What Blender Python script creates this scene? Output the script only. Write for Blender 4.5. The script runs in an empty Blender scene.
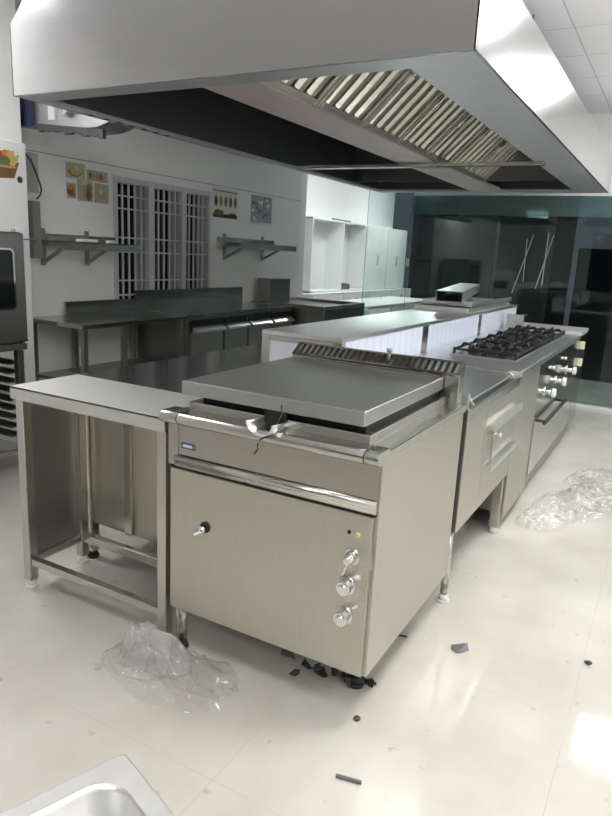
import bpy, bmesh, math, random
from mathutils import Vector, Matrix, noise
random.seed(7)
PI = math.pi
sc = bpy.context.scene
COL = sc.collection

# ------------------------------------------------------------------ materials
MATS = {}
def newmat(name):
    m = bpy.data.materials.new(name); m.use_nodes = True
    nt = m.node_tree
    return m, nt, nt.nodes['Principled BSDF'], nt.nodes, nt.links
def plain(name, col, rough=.5, metal=0.0, spec=.5, emit=None, es=0.0, noise_amt=0.0, nscale=8.0):
    m, nt, b, N, L = newmat(name)
    b.inputs['Base Color'].default_value = (*col, 1); b.inputs['Roughness'].default_value = rough
    b.inputs['Metallic'].default_value = metal; b.inputs['Specular IOR Level'].default_value = spec
    if noise_amt:
        tc = N.new('ShaderNodeTexCoord'); n = N.new('ShaderNodeTexNoise'); n.inputs['Scale'].default_value = nscale
        n.inputs['Detail'].default_value = 4
        r = N.new('ShaderNodeValToRGB')
        r.color_ramp.elements[0].color = (*[c*(1-noise_amt) for c in col], 1); r.color_ramp.elements[0].position = .3
        r.color_ramp.elements[1].color = (*[min(1, c*(1+noise_amt)) for c in col], 1); r.color_ramp.elements[1].position = .7
        L.new(tc.outputs['Object'], n.inputs['Vector']); L.new(n.outputs['Fac'], r.inputs['Fac'])
        L.new(r.outputs['Color'], b.inputs['Base Color'])
    if emit:
        b.inputs['Emission Color'].default_value = (*emit, 1); b.inputs['Emission Strength'].default_value = es
    MATS[name] = m; return m
def steel(name, col, rough=.28, grain=(3, 3, 220), bump=.004, var=.025, wav=0.0, an=None, rot=0.0):
    m, nt, b, N, L = newmat(name)
    b.inputs['Metallic'].default_value = 1; b.inputs['Roughness'].default_value = rough
    tc = N.new('ShaderNodeTexCoord'); mp = N.new('ShaderNodeMapping'); mp.inputs['Scale'].default_value = grain
    n = N.new('ShaderNodeTexNoise'); n.inputs['Scale'].default_value = 3; n.inputs['Detail'].default_value = 3
    L.new(tc.outputs['Object'], mp.inputs['Vector']); L.new(mp.outputs['Vector'], n.inputs['Vector'])
    n2 = N.new('ShaderNodeTexNoise'); n2.inputs['Scale'].default_value = 2.2; n2.inputs['Detail'].default_value = 2
    L.new(tc.outputs['Object'], n2.inputs['Vector'])
    r = N.new('ShaderNodeValToRGB')
    r.color_ramp.elements[0].color = (*[c*(1-var) for c in col], 1); r.color_ramp.elements[0].position = .35
    r.color_ramp.elements[1].color = (*[min(1, c*(1+var)) for c in col], 1); r.color_ramp.elements[1].position = .65
    L.new(n.outputs['Fac'], r.inputs['Fac']); L.new(r.outputs['Color'], b.inputs['Base Color'])
    mr = N.new('ShaderNodeMapRange'); mr.inputs['To Min'].default_value = rough*.8; mr.inputs['To Max'].default_value = rough*1.25
    L.new(n2.outputs['Fac'], mr.inputs['Value']); L.new(mr.outputs['Result'], b.inputs['Roughness'])
    bp = N.new('ShaderNodeBump'); bp.inputs['Strength'].default_value = bump*10; bp.inputs['Distance'].default_value = .0006
    L.new(n.outputs['Fac'], bp.inputs['Height'])
    if wav:
        b2 = N.new('ShaderNodeBump'); b2.inputs['Strength'].default_value = wav; b2.inputs['Distance'].default_value = .02
        L.new(n2.outputs['Fac'], b2.inputs['Height']); L.new(b2.outputs['Normal'], bp.inputs['Normal'])
    L.new(bp.outputs['Normal'], b.inputs['Normal'])
    if an:
        b.inputs['Anisotropic'].default_value = .75; tg = N.new('ShaderNodeTangent'); tg.direction_type = 'RADIAL'; tg.axis = an; b.inputs['Anisotropic Rotation'].default_value = rot
        L.new(tg.outputs['Tangent'], b.inputs['Tangent'])
    MATS[name] = m; return m
def film(name, col, axis=1, period=.045):
    m, nt, b, N, L = newmat(name)
    tc = N.new('ShaderNodeTexCoord'); mp = N.new('ShaderNodeMapping')
    w = N.new('ShaderNodeTexWave'); w.wave_type = 'BANDS'; w.bands_direction = 'XYZ'[axis]
    w.inputs['Scale'].default_value = .314/period; w.inputs['Distortion'].default_value = .6; w.inputs['Detail'].default_value = 1
    L.new(tc.outputs['Object'], mp.inputs['Vector']); L.new(mp.outputs['Vector'], w.inputs['Vector'])
    r = N.new('ShaderNodeValToRGB')
    r.color_ramp.elements[0].color = (*[c*.90 for c in col], 1); r.color_ramp.elements[0].position = 0
    r.color_ramp.elements[1].color = (*col, 1); r.color_ramp.elements[1].position = .22
    L.new(w.outputs['Fac'], r.inputs['Fac']); L.new(r.outputs['Color'], b.inputs['Base Color'])
    b.inputs['Roughness'].default_value = .3
    MATS[name] = m; return m
def glass_mat(name, tint, extra=0.0):
    m, nt, b, N, L = newmat(name); N.remove(b)
    out = N['Material Output']
    tr = N.new('ShaderNodeBsdfTransparent'); tr.inputs['Color'].default_value = (*tint, 1)
    gl = N.new('ShaderNodeBsdfGlossy'); gl.inputs['Roughness'].default_value = .01; gl.inputs['Color'].default_value = (.85, 1, .97, 1)
    fr = N.new('ShaderNodeFresnel'); fr.inputs['IOR'].default_value = 1.5
    mx = N.new('ShaderNodeMixShader'); L.new(fr.outputs['Fac'], mx.inputs['Fac'])
    L.new(tr.outputs[0], mx.inputs[1]); L.new(gl.outputs[0], mx.inputs[2])
    last = mx
    if extra:
        df = N.new('ShaderNodeBsdfDiffuse'); df.inputs['Color'].default_value = (.30, .42, .45, 1)
        m2 = N.new('ShaderNodeMixShader'); m2.inputs['Fac'].default_value = extra
        L.new(mx.outputs[0], m2.inputs[1]); L.new(df.outputs[0], m2.inputs[2]); last = m2
    L.new(last.outputs[0], out.inputs['Surface'])
    MATS[name] = m; return m
def plastic_mat(name, haze):
    m, nt, b, N, L = newmat(name); N.remove(b)
    out = N['Material Output']
    tc = N.new('ShaderNodeTexCoord')
    vo = N.new('ShaderNodeTexNoise'); vo.noise_type = 'RIDGED_MULTIFRACTAL'; vo.inputs['Scale'].default_value = 7; vo.inputs['Detail'].default_value = 3
    vo.inputs['Distortion'].default_value = .6
    L.new(tc.outputs['Object'], vo.inputs['Vector'])
    bp = N.new('ShaderNodeBump'); bp.inputs['Strength'].default_value = 1.0; bp.inputs['Distance'].default_value = .012
    L.new(vo.outputs['Fac'], bp.inputs['Height'])
    tr = N.new('ShaderNodeBsdfTransparent'); tr.inputs['Color'].default_value = (.985, .985, .985, 1)
    df = N.new('ShaderNodeBsdfDiffuse'); df.inputs['Color'].default_value = (.95, .95, .95, 1)
    tl = N.new('ShaderNodeBsdfTranslucent'); tl.inputs['Color'].default_value = (.95, .95, .95, 1)
    gl = N.new('ShaderNodeBsdfGlossy'); gl.inputs['Roughness'].default_value = .12
    for q in (df, gl): L.new(bp.outputs['Normal'], q.inputs['Normal'])
    md = N.new('ShaderNodeMixShader'); md.inputs['Fac'].default_value = .4; L.new(df.outputs[0], md.inputs[1]); L.new(tl.outputs[0], md.inputs[2])
    mr = N.new('ShaderNodeMapRange'); mr.inputs['From Max'].default_value = 1.2; mr.inputs['To Min'].default_value = haze*.5; mr.inputs['To Max'].default_value = min(1, haze*1.8)
    L.new(vo.outputs['Fac'], mr.inputs['Value'])
    mx = N.new('ShaderNodeMixShader'); L.new(mr.outputs['Result'], mx.inputs['Fac'])
    L.new(tr.outputs[0], mx.inputs[1]); L.new(md.outputs[0], mx.inputs[2])
    lw = N.new('ShaderNodeLayerWeight'); lw.inputs['Blend'].default_value = .5; L.new(bp.outputs['Normal'], lw.inputs['Normal'])
    pw = N.new('ShaderNodeMath'); pw.operation = 'POWER'; pw.inputs[1].default_value = 3; L.new(lw.outputs['Facing'], pw.inputs[0])
    ma = N.new('ShaderNodeMath'); ma.operation = 'MULTIPLY_ADD'; ma.inputs[1].default_value = .35; ma.inputs[2].default_value = .08; L.new(pw.outputs[0], ma.inputs[0])
    m2 = N.new('ShaderNodeMixShader'); L.new(ma.outputs[0], m2.inputs['Fac'])
    L.new(mx.outputs[0], m2.inputs[1]); L.new(gl.outputs[0], m2.inputs[2]); L.new(m2.outputs[0], out.inputs['Surface'])
    MATS[name] = m; return m

S  = steel('steel_brushed', (.57, .545, .485), .32, (90, 90, 1.5), an='Z')          # vertical grain
SH = steel('steel_side',    (.58, .565, .515), .38, (90, 90, 1.5))
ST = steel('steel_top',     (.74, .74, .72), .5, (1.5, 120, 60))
SL = steel('steel_lid',     (.50, .51, .50), .36, (2, 90, 60))
SD = steel('steel_dull', (.36, .36, .34), .34, (3, 90, 90))
SHD = steel('steel_hood',   (.54, .54, .555), .17, (1.5, 1.5, 90), wav=.03, an='Z', rot=.25)
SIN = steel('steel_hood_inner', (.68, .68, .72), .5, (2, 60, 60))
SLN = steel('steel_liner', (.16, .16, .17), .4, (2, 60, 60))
SCN = steel('steel_channel', (.85, .75, .74), .5, (60, 2, 60))
SB = steel('steel_filter', (.47, .455, .40), .30, (40, 40, 2))
SF = steel('steel_frame', (.58, .57, .535), .22, (60, 60, 2))
S2 = steel('steel_fascia', (.50, .485, .44), .34, (2, 60, 60))
SPT = steel('steel_spine', (.78, .79, .80), .30, (2, 90, 60))
SO = steel('steel_oven', (.30, .30, .30), .36, (2, 2, 80))
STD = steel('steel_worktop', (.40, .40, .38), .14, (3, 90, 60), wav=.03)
CH = plain('chrome', (.80, .81, .82), .07, 1)
BR = steel('steel_bright', (.84, .84, .83), .33, (2, 60, 60))
IRON = plain('cast_iron', (.018, .018, .02), .45, .3)
BLK = plain('black_gap', (.008, .008, .008), .6)
DK = plain('dark_rubber', (.03, .03, .03), .6)
WP = plain('white_plastic', (.82, .82, .80), .4)
CREAM = plain('cream_lens', (.75, .62, .35), .25)
BLUE = plain('badge_blue', (.08, .13, .30), .3)
PINK = plain('badge_pink', (.65, .18, .30), .3)
WHITE = plain('white_ink', (.85, .87, .92), .4)
FILM = film('blue_film', (.68, .74, .88), 1, .09)
FILMX = film('blue_film_end', (.68, .73, .84), 0, .2)
WALL = plain('painted_wall', (.87, .875, .88), .6, noise_amt=.015, nscale=1.5)
TILEW = plain('wall_panel', (.90, .905, .91), .25, noise_amt=.012, nscale=1.0)
LAM = plain('white_laminate', (.86, .87, .86), .35)
FRAMEW = plain('window_paint', (.62, .60, .64), .4)
DGL = plain('dark_glass', (.012, .014, .016), .08)
CBL = plain('conduit_grey', (.25, .25, .24), .6)
RED = plain('red_wire', (.13, .04, .035), .5)
VIO = plain('violet_cable', (.20, .20, .55), .5)
NAVY = plain('navy_wrap', (.02, .025, .06), .5)
FOIL = steel('duct_foil', (.48, .48, .50), .35, (8, 8, 8), bump=.06)
SCR = plain('charcoal_scrap', (.05, .05, .055), .5)
SCR2 = plain('grey_scrap', (.16, .16, .18), .4)
GL = glass_mat('wall_glass', (.93, .975, .965))
GLT = glass_mat('door_glass', (.80, .89, .87))
GLB = glass_mat('band_glass', (.60, .74, .75), .28)
TAPE = plain('pale_tape', (.55, .62, .58), .6)
PW = plastic_mat('plastic_wrap', .17)
PW2 = plastic_mat('plastic_wrap_cloudy', .44)
LED = plain('light_diffuser', (.9, .9, .9), .5, emit=(1.0, .985, .95), es=10.0)
LEDP = plain('pantry_diffuser', (.9, .9, .9), .5, emit=(.93, 1.0, .97), es=14.0)
LFR = plain('light_trim', (.8, .8, .8), .4)
DUSK = plain('dark_building', (.05, .055, .055), .8, noise_amt=.3, nscale=.6)
WARM = plain('warm_lamp', (.6, .4, .2), .5, emit=(1.0, .55, .22), es=2.0)

def floor_mat():
    m, nt, b, N, L = newmat('floor_tiles')
    tc = N.new('ShaderNodeTexCoord'); mp = N.new('ShaderNodeMapping'); mp.inputs['Location'].default_value = (-.54, -.405, 0)
    L.new(tc.outputs['Object'], mp.inputs['Vector'])
    br = N.new('ShaderNodeTexBrick'); br.offset = 0; br.inputs['Scale'].default_value = 1
    br.inputs['Brick Width'].default_value = .8; br.inputs['Row Height'].default_value = .8
    br.inputs['Mortar Size'].default_value = .0012; br.inputs['Mortar Smooth'].default_value = .2
    L.new(mp.outputs['Vector'], br.inputs['Vector'])
    n = N.new('ShaderNodeTexNoise'); n.inputs['Scale'].default_value = 2.6; n.inputs['Detail'].default_value = 6
    L.new(tc.outputs['Object'], n.inputs['Vector'])
    r = N.new('ShaderNodeValToRGB'); r.color_ramp.elements[0].position = .3; r.color_ramp.elements[1].position = .62
    r.color_ramp.elements[0].color = (.60, .58, .525, 1); r.color_ramp.elements[1].color = (.70, .685, .635, 1)
    L.new(n.outputs['Fac'], r.inputs['Fac'])
    # scattered grey scuffs and dust specks
    n3 = N.new('ShaderNodeTexNoise'); n3.inputs['Scale'].default_value = 13; n3.inputs['Detail'].default_value = 5
    L.new(tc.outputs['Object'], n3.inputs['Vector'])
    r3 = N.new('ShaderNodeValToRGB'); r3.color_ramp.elements[0].position = .66; r3.color_ramp.elements[1].position = .80
    r3.color_ramp.elements[0].color = (1, 1, 1, 1); r3.color_ramp.elements[1].color = (.55, .54, .52, 1)
    L.new(n3.outputs['Fac'], r3.inputs['Fac'])
    mu = N.new('ShaderNodeMixRGB'); mu.blend_type = 'MULTIPLY'; mu.inputs['Fac'].default_value = 1
    L.new(r.outputs['Color'], mu.inputs['Color1']); L.new(r3.outputs['Color'], mu.inputs['Color2'])
    mo = N.new('ShaderNodeMixRGB'); mo.inputs['Color2'].default_value = (.57, .555, .505, 1)
    L.new(br.outputs['Fac'], mo.inputs['Fac']); L.new(mu.outputs['Color'], mo.inputs['Color1'])
    L.new(mo.outputs['Color'], b.inputs['Base Color'])
    mr = N.new('ShaderNodeMapRange'); mr.inputs['To Min'].default_value = .02; mr.inputs['To Max'].default_value = .08
    L.new(n.outputs['Fac'], mr.inputs['Value']); L.new(mr.outputs['Result'], b.inputs['Roughness'])
    b.inputs['Specular IOR Level'].default_value = .55
    MATS['floor_tiles'] = m; return m
FLOOR = floor_mat()
def ceil_mat():
    m, nt, b, N, L = newmat('ceiling_tiles')
    tc = N.new('ShaderNodeTexCoord'); mp = N.new('ShaderNodeMapping'); mp.inputs['Location'].default_value = (.17, -.05, 0)
    L.new(tc.outputs['Object'], mp.inputs['Vector'])
    br = N.new('ShaderNodeTexBrick'); br.offset = 0; br.inputs['Scale'].default_value = 1
    br.inputs['Brick Width'].default_value = .6; br.inputs['Row Height'].default_value = .6
    br.inputs['Mortar Size'].default_value = .006; br.inputs['Mortar Smooth'].default_value = .3
    br.inputs['Color1'].default_value = (.88, .885, .91, 1); br.inputs['Color2'].default_value = (.865, .87, .895, 1)
    br.inputs['Mortar'].default_value = (.60, .61, .64, 1)
    L.new(mp.outputs['Vector'], br.inputs['Vector']); L.new(br.outputs['Color'], b.inputs['Base Color'])
    b.inputs['Roughness'].default_value = .7
    MATS['ceiling_tiles'] = m; return m
CEIL = ceil_mat()

# ------------------------------------------------------------------ geometry helpers
class MB:
    """collects shapes of one part"""
    def __init__(s): s.bm = bmesh.new(); s.mats = []; s.mi = 0
    def mat(s, m):
        if m not in s.mats: s.mats.append(m)
        s.mi = s.mats.index(m); return s
    def _face(s, vs, smooth=False):
        try:
            f = s.bm.faces.new(vs); f.material_index = s.mi; f.smooth = smooth; return f
        except ValueError: return None
    def box(s, x0, x1, y0, y1, z0, z1):
        x0, x1 = sorted((x0, x1)); y0, y1 = sorted((y0, y1)); z0, z1 = sorted((z0, z1))
        v = [s.bm.verts.new((x, y, z)) for z in (z0, z1) for y in (y0, y1) for x in (x0, x1)]
        for q in ((0,2,3,1),(4,5,7,6),(0,1,5,4),(2,6,7,3),(0,4,6,2),(1,3,7,5)): s._face([v[i] for i in q])
        return s
    def obox(s, c, ax, ay, az, hx, hy, hz):
        c = Vector(c); v = []
        for k in (-1, 1):
            for j in (-1, 1):
                for i in (-1, 1): v.append(s.bm.verts.new(c + ax*hx*i + ay*hy*j + az*hz*k))
        for q in ((0,2,3,1),(4,5,7,6),(0,1,5,4),(2,6,7,3),(0,4,6,2),(1,3,7,5)): s._face([v[i] for i in q])
        return s
    def bar(s, p0, p1, w, h, up=(0, 0, 1)):
        p0 = Vector(p0); p1 = Vector(p1); d = (p1-p0); l = d.length; d.normalize()
        up = Vector(up)
        if abs(d.dot(up)) > .98: up = Vector((0, 1, 0))
        sx = d.cross(up).normalized(); u = sx.cross(d).normalized()
        return s.obox((p0+p1)/2, d, sx, u, l/2, w/2, h/2)
    def prism(s, prof, axis, a, b, smooth=False):
        """prof: list of 2D pts in the other two axes (cyclic order), extruded from a to b along axis"""
        def P(q, t):
            if axis == 'x': return (t, q[0], q[1])
            if axis == 'y': return (q[0], t, q[1])
            return (q[0], q[1], t)
        A = [s.bm.verts.new(P(q, a)) for q in prof]; B = [s.bm.verts.new(P(q, b)) for q in prof]
        n = len(prof)
        for i in range(n): s._face([A[i], A[(i+1) % n], B[(i+1) % n], B[i]], smooth)
        s._face(A[::-1]); s._face(B); return s
    def cyl(s, p0, p1, r0, r1=None, n=18, smooth=True, cap=True):
        if r1 is None: r1 = r0
        p0 = Vector(p0); p1 = Vector(p1); d = (p1-p0).normalized()
        up = Vector((0, 0, 1)) if abs(d.z) < .9 else Vector((1, 0, 0))
        a = d.cross(up).normalized(); b = d.cross(a)
        A = []; B = []
        for i in range(n):
            t = 2*PI*i/n; o = a*math.cos(t)+b*math.sin(t)
            A.append(s.bm.verts.new(p0+o*r0)); B.append(s.bm.verts.new(p1+o*r1))
        for i in range(n): s._face([A[i], A[(i+1) % n], B[(i+1) % n], B[i]], smooth)
        if cap: s._face(A[::-1]); s._face(B)
        return s
    def tube(s, pts, r, n=8, closed=False):
        pts = [Vector(p) for p in pts]; rings = []; m = len(pts)
        for i, p in enumerate(pts):
            a = pts[(i-1) % m] if (i or closed) else p; b = pts[(i+1) % m] if (i < m-1 or closed) else p
            d = (b-a).normalized(); up = Vector((0, 0, 1)) if abs(d.z) < .95 else Vector((1, 0, 0))
            x = d.cross(up).normalized(); y = d.cross(x)
            rings.append([s.bm.verts.new(p + (x*math.cos(2*PI*k/n)+y*math.sin(2*PI*k/n))*r) for k in range(n)])
        for i in range(m if closed else m-1):
            A = rings[i]; B = rings[(i+1) % m]
            for k in range(n): s._face([A[k], A[(k+1) % n], B[(k+1) % n], B[k]], True)
        if not closed: s._face(rings[0][::-1]); s._face(rings[-1])
        return s
    def blob(s, c, r, sc3=(1, 1, 1), jit=0, seed=0, n=2):
        g = bmesh.ops.create_icosphere(s.bm, subdivisions=n, radius=1)
        for v in g['verts']:
            q = v.co.copy(); k = 1+jit*noise.noise(q*1.7+Vector((seed, seed*2.1, 0)))
            v.co = Vector(c)+Vector((q.x*r*sc3[0]*k, q.y*r*sc3[1]*k, q.z*r*sc3[2]*k))
        for v in g['verts']:
            for f in v.link_faces: f.material_index = s.mi; f.smooth = True
        return s
    def build(s, name, mat=None, parent=None, bevel=0.0, seg=2, origin=None):
        if mat is not None and not s.mats: s.mats = [mat]
        bmesh.ops.recalc_face_normals(s.bm, faces=s.bm.faces[:])
        if parent is None:
            if origin is None:
                co = [v.co for v in s.bm.verts]
                origin = Vector(((min(c.x for c in co)+max(c.x for c in co))/2, (min(c.y for c in co)+max(c.y for c in co))/2, min(c.z for c in co)))
            off = Vector(origin)
        else: off = Vector(parent['_o'])
        for v in s.bm.verts: v.co -= off
        me = bpy.data.meshes.new(name); s.bm.to_mesh(me); s.bm.free()
        for m in s.mats: me.materials.append(m)
        o = bpy.data.objects.new(name, me); COL.objects.link(o)
        o['_o'] = tuple(off)
        if parent is None: o.location = off
        else: o.parent = parent
        if bevel:
            md = o.modifiers.new('bevel', 'BEVEL'); md.width = bevel; md.segments = seg; md.limit_method = 'ANGLE'; md.angle_limit = math.radians(40)
            md.harden_normals = False
        return o
def tag(o, label, cat, group=None):
    o['label'] = label; o['category'] = cat
    if group: o['group'] = group
    return o
def thing(name, label, cat, loc, group=None):
    o = bpy.data.objects.new(name, None); COL.objects.link(o); o.location = loc; o['_o'] = tuple(loc)
    o.empty_display_size = .1
    return tag(o, label, cat, group)
def struct(o): o['kind'] = 'structure'; return o
def B(*a): return MB().box(*a)

# ------------------------------------------------------------------ the setting
struct(B(-4.6, 3.5, -7.1, 5.58, -.06, 0).build('floor', FLOOR, origin=(0, 0, 0)))
struct(B(-4.6, 3.5, 5.58, 7.4, -.06, -.0005).build('floor_terrace', FLOOR, origin=(0, 0, 0)))
struct(B(-4.6, -1.9, 7.4, 11.2, -.06, -.0005).build('floor_pantry', FLOOR, origin=(0, 0, 0)))
struct(B(-3.6, 3.5, -7.1, 5.66, 2.83, 2.9).build('ceiling', CEIL, origin=(0, 0, 2.83)))
struct(B(-4.65, -1.9, 5.67, 11.2, 2.83, 2.9).build('ceiling_pantry', CEIL, origin=(0, 0, 2.83)))
# window wall with an opening
WY0, WY1, WZ0, WZ1 = 2.42, 3.70, .80, 1.925
m = MB()
for (x, z0, z1) in ((-3.42, 0, 2.0), (-3.435, 2.0, 2.83)):
    if z1 == 2.0:
        m.box(-3.57, x, 1.44, WY0, z0, z1); m.box(-3.57, x, WY1, 5.45, z0, z1)
        m.box(-3.57, x, WY0, WY1, z0, WZ0); m.box(-3.57, x, WY0, WY1, WZ1, z1)
    else: m.box(-3.57, x, 1.44, 5.46, z0, z1)
struct(m.build('wall_left', TILEW))
struct(B(-3.4195, -3.4165, 1.45, 5.45, 1.992, 1.998).build('trim_2', plain('joint_grey', (.35, .35, .35), .6)))
m = MB(); m.box(-3.6, -3.2, -7, 1.44, 0, 2.0); struct(m.build('wall_left_near', TILEW, bevel=.004))
m = MB(); m.box(-3.6, -3.217, -7, 1.425, 2.0, 2.83); struct(m.build('wall_left_near_upper', WALL))
struct(B(3.4, 3.5, -7, 5.66, 0, 2.83).build('wall_right', WALL))
m = MB(); m.box(-3.6, -1.6, -7.1, -7, 0, 2.83); m.box(-1.6, 3.5, -7.1, -7, 2.3, 2.83); m.box(-1.6, 3.5, -7.1, -7, 0, .1); struct(m.build('wall_back', WALL))
m = MB(); m.box(-1.6, 3.4, -7.06, -7.04, .1, 2.3); struct(m.build('dark_pane_unseen', DGL))  # dark pane added out of view to darken what the steel fronts reflect
struct(B(-2.08, 3.5, 5.60, 5.66, 2.08, 2.83).build('wall_header', WALL))
struct(B(-4.6, -3.45, 5.47, 5.62, 0, 2.83).build('wall_return', WALL))
struct(B(-4.6, -4.5, 5.62, 11.0, 0, 2.83).build('wall_pantry', WALL))
struct(B(-2.62, 3.4, 5.55, 5.61, 0, .03).build('trim_1', LAM, bevel=.003))

# window with its painted grille
win = bpy.data.objects.new('window_1', None); COL.objects.link(win); win.location = (-3.47, (WY0+WY1)/2, WZ0); win['_o'] = tuple(win.location); win['kind'] = 'structure'
m = MB(); fx0, fx1 = -3.50, -3.415
bays = [(2.47, 2.835), (2.905, 3.27), (3.335, 3.665)]
ed = [WY0]+[e for b in bays for e in b]+[WY1]
for i in range(0, 8, 2): m.box(fx0, fx1, ed[i], ed[i+1], WZ0, WZ1)
for (a, b) in bays: m.box(fx0, fx1, a, b, WZ1-.045, WZ1); m.box(fx0, fx1, a, b, WZ0, WZ0+.04)
m.build('window_frame', FRAMEW, win, bevel=.003)
for (a, b) in bays:
    B(-3.515, -3.505, a, b, WZ0, WZ1).build('window_pane', DGL, win)
    B(-3.502, -3.47, b-.10, b, WZ0+.04, WZ1-.045).build('sliding_sash', plain('sash_paint', (.30, .29, .33), .35) if 'sash_paint' not in MATS else MATS['sash_paint'], win)
    g = MB(); n = 5
    for k in range(1, n):
        y = a+(b-a)*k/n; g.box(-3.448, -3.436, y-.0085, y+.0085, WZ0, WZ1)
    for z in (.98, 1.10, 1.335, 1.45, 1.68, 1.78): g.box(-3.450, -3.434, a, b, z-.006, z+.006)
    g.build('window_grille', FRAMEW, win)

# glass wall towards the night
gw = bpy.data.objects.new('window_2', None); COL.objects.link(gw); gw.location = (.6, 5.58, .03); gw['_o'] = tuple(gw.location); gw['kind'] = 'structure'
for (a, b) in ((-2.61, -2.09), (-2.08, -1.09), (-.62, .95), (.96, 2.2), (2.21, 3.4)):
    B(a, b, 5.575, 5.587, .03, 2.08 if a > -2.085 else 2.83).build('glass_pane', GL, gw)
B(-2.08, 3.4, 5.565, 5.573, 1.88, 2.08).build('frosted_band', GLB, gw)
B(-2.095, -2.06, 5.56, 5.574, 1.31, 1.40).build('lock_plate', WP, gw)
dr = bpy.data.objects.new('door_1', None); COL.objects.link(dr); dr.location = (-.85, 5.60, .03); dr['_o'] = tuple(dr.location); dr['kind'] = 'structure'
B(-1.12, -.59, 5.592, 5.602, .03, 2.08).build('glass_leaf', GLT, dr)
for (xa, za, xb, zb) in ((-.80, 1.66, -.79, 1.22), (-.74, 1.70, -.89, 1.10), (-.545, 1.70, -.66, 1.16), (-.595, 1.72, -.60, 1.20)):
    MB().bar((xa, 5.5628, za), (xb, 5.5628, zb), .008, .003, up=(0, 1, 0)).build('tape_mark', TAPE, dr if xa < -.6 else gw)

# ceiling lamps
def ceiling_light(x, y, led, label):
    t = thing('ceiling_light', label, 'ceiling light', (x, y, 2.815), 'square ceiling light panels' if led is LED else None)
    m = MB()
    for (a, b, c, d) in ((-.3, .3, -.3, -.28), (-.3, .3, .28, .3), (-.3, -.28, -.28, .28), (.28, .3, -.28, .28)): m.box(x+a, x+b, y+c, y+d, 2.812, 2.832)
    m.build('light_frame', LFR, t); B(x-.279, x+.279, y-.279, y+.279, 2.765, 2.829).build('diffuser', led, t)
for (x, y, w) in ((.73, 4.25, 'nearest the glass wall'), (.73, 2.45, 'second from the glass wall'), (.73, .65, 'third from the glass wall'), (.73, -1.15, 'fourth from the glass wall'), (.73, -2.95, 'nearest the back wall')):
    ceiling_light(x, y, LED, 'square white ceiling panel light in the row beside the hood, '+w)
for (x, y, w) in ((2.5, 2.45, 'in the right row, middle'), (2.5, -1.15, 'in the right row, towards the back')):
    ceiling_light(x, y, LED, 'square white ceiling panel light '+w)
ceiling_light(-2.85, .38, LED, 'square white ceiling panel light in front of the hood, at the left')
ceiling_light(-3.1, 7.4, LEDP, 'square white ceiling panel light in the pantry behind the glass, the nearer one')
ceiling_light(-3.1, 9.8, LEDP, 'square white ceiling panel light at the far end of the pantry')

# ------------------------------------------------------------------ exhaust hood
HL, HR, HY0, HY1, HZ, HT = -2.24, -.037, .616, 5.0, 2.05, 2.355
hood = thing('exhaust_hood', 'large stainless steel island exhaust canopy hanging over the cooking line', 'hood', ((HL+HR)/2, (HY0+HY1)/2, HZ))
m = MB()
# outer skin: vertical lip, tapered crown
prof = [(HL, HZ), (HL, HT), (HL+.35, HT+.33), (HR-.35, HT+.33), (HR, HT), (HR, HZ)]
th = .012
def wallsheet(mb, a, b): mb.prism([a, b, (b[0]+(th if b[0] < -1 else -th), b[1]), (a[0]+(th if a[0] < -1 else -th), a[1])], 'y', HY0, HY1)
m.box(HL, HL+th, HY0, HY1, HZ, HT); m.box(HR-th, HR, HY0, HY1, HZ, HT)
wallsheet(m, (HL, HT), (HL+.35, HT+.33)); wallsheet(m, (HR, HT), (HR-.35, HT+.33))
m.box(HL+.35, HR-.35, HY0, HY1, HT+.32, HT+.33)
m.prism(prof, 'y', HY0, HY0+th); m.prism(prof, 'y', HY1-th, HY1)
m.build('canopy_shell', SHD, hood, bevel=.003)
FI = .135   # width of the bottom flanges
m = MB()
m.box(HL+th, HR-th, HY0+th, HY0+FI, HZ, HZ+.02); m.box(HL+th, HR-th, HY1-FI, HY1-th, HZ, HZ+.02)
m.box(HL+th, HL+.06, HY0+FI, HY1-FI, HZ, HZ+.02); m.box(HR-.27, HR-th, HY0+FI, HY1-FI, HZ, HZ+.02)
m.build('bottom_flange', SIN, hood, bevel=.002)
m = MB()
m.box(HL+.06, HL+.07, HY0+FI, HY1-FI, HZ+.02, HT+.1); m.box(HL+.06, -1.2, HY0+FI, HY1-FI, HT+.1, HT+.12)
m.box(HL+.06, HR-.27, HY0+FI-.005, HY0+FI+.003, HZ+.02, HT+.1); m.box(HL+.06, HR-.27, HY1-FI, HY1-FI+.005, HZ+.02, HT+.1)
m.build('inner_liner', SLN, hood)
m = MB(); CX0, CX1 = -1.235, -.955
m.box(CX0, CX1, HY0+FI, HY1-FI, HZ+.004, HZ+.012); m.box(CX0, CX0+.006, HY0+FI, HY1-FI, HZ+.012, HZ+.07); m.box(CX1-.006, CX1, HY0+FI, HY1-FI, HZ+.012, HZ+.03)
m.build('grease_channel', SCN, hood, bevel=.002)
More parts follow.
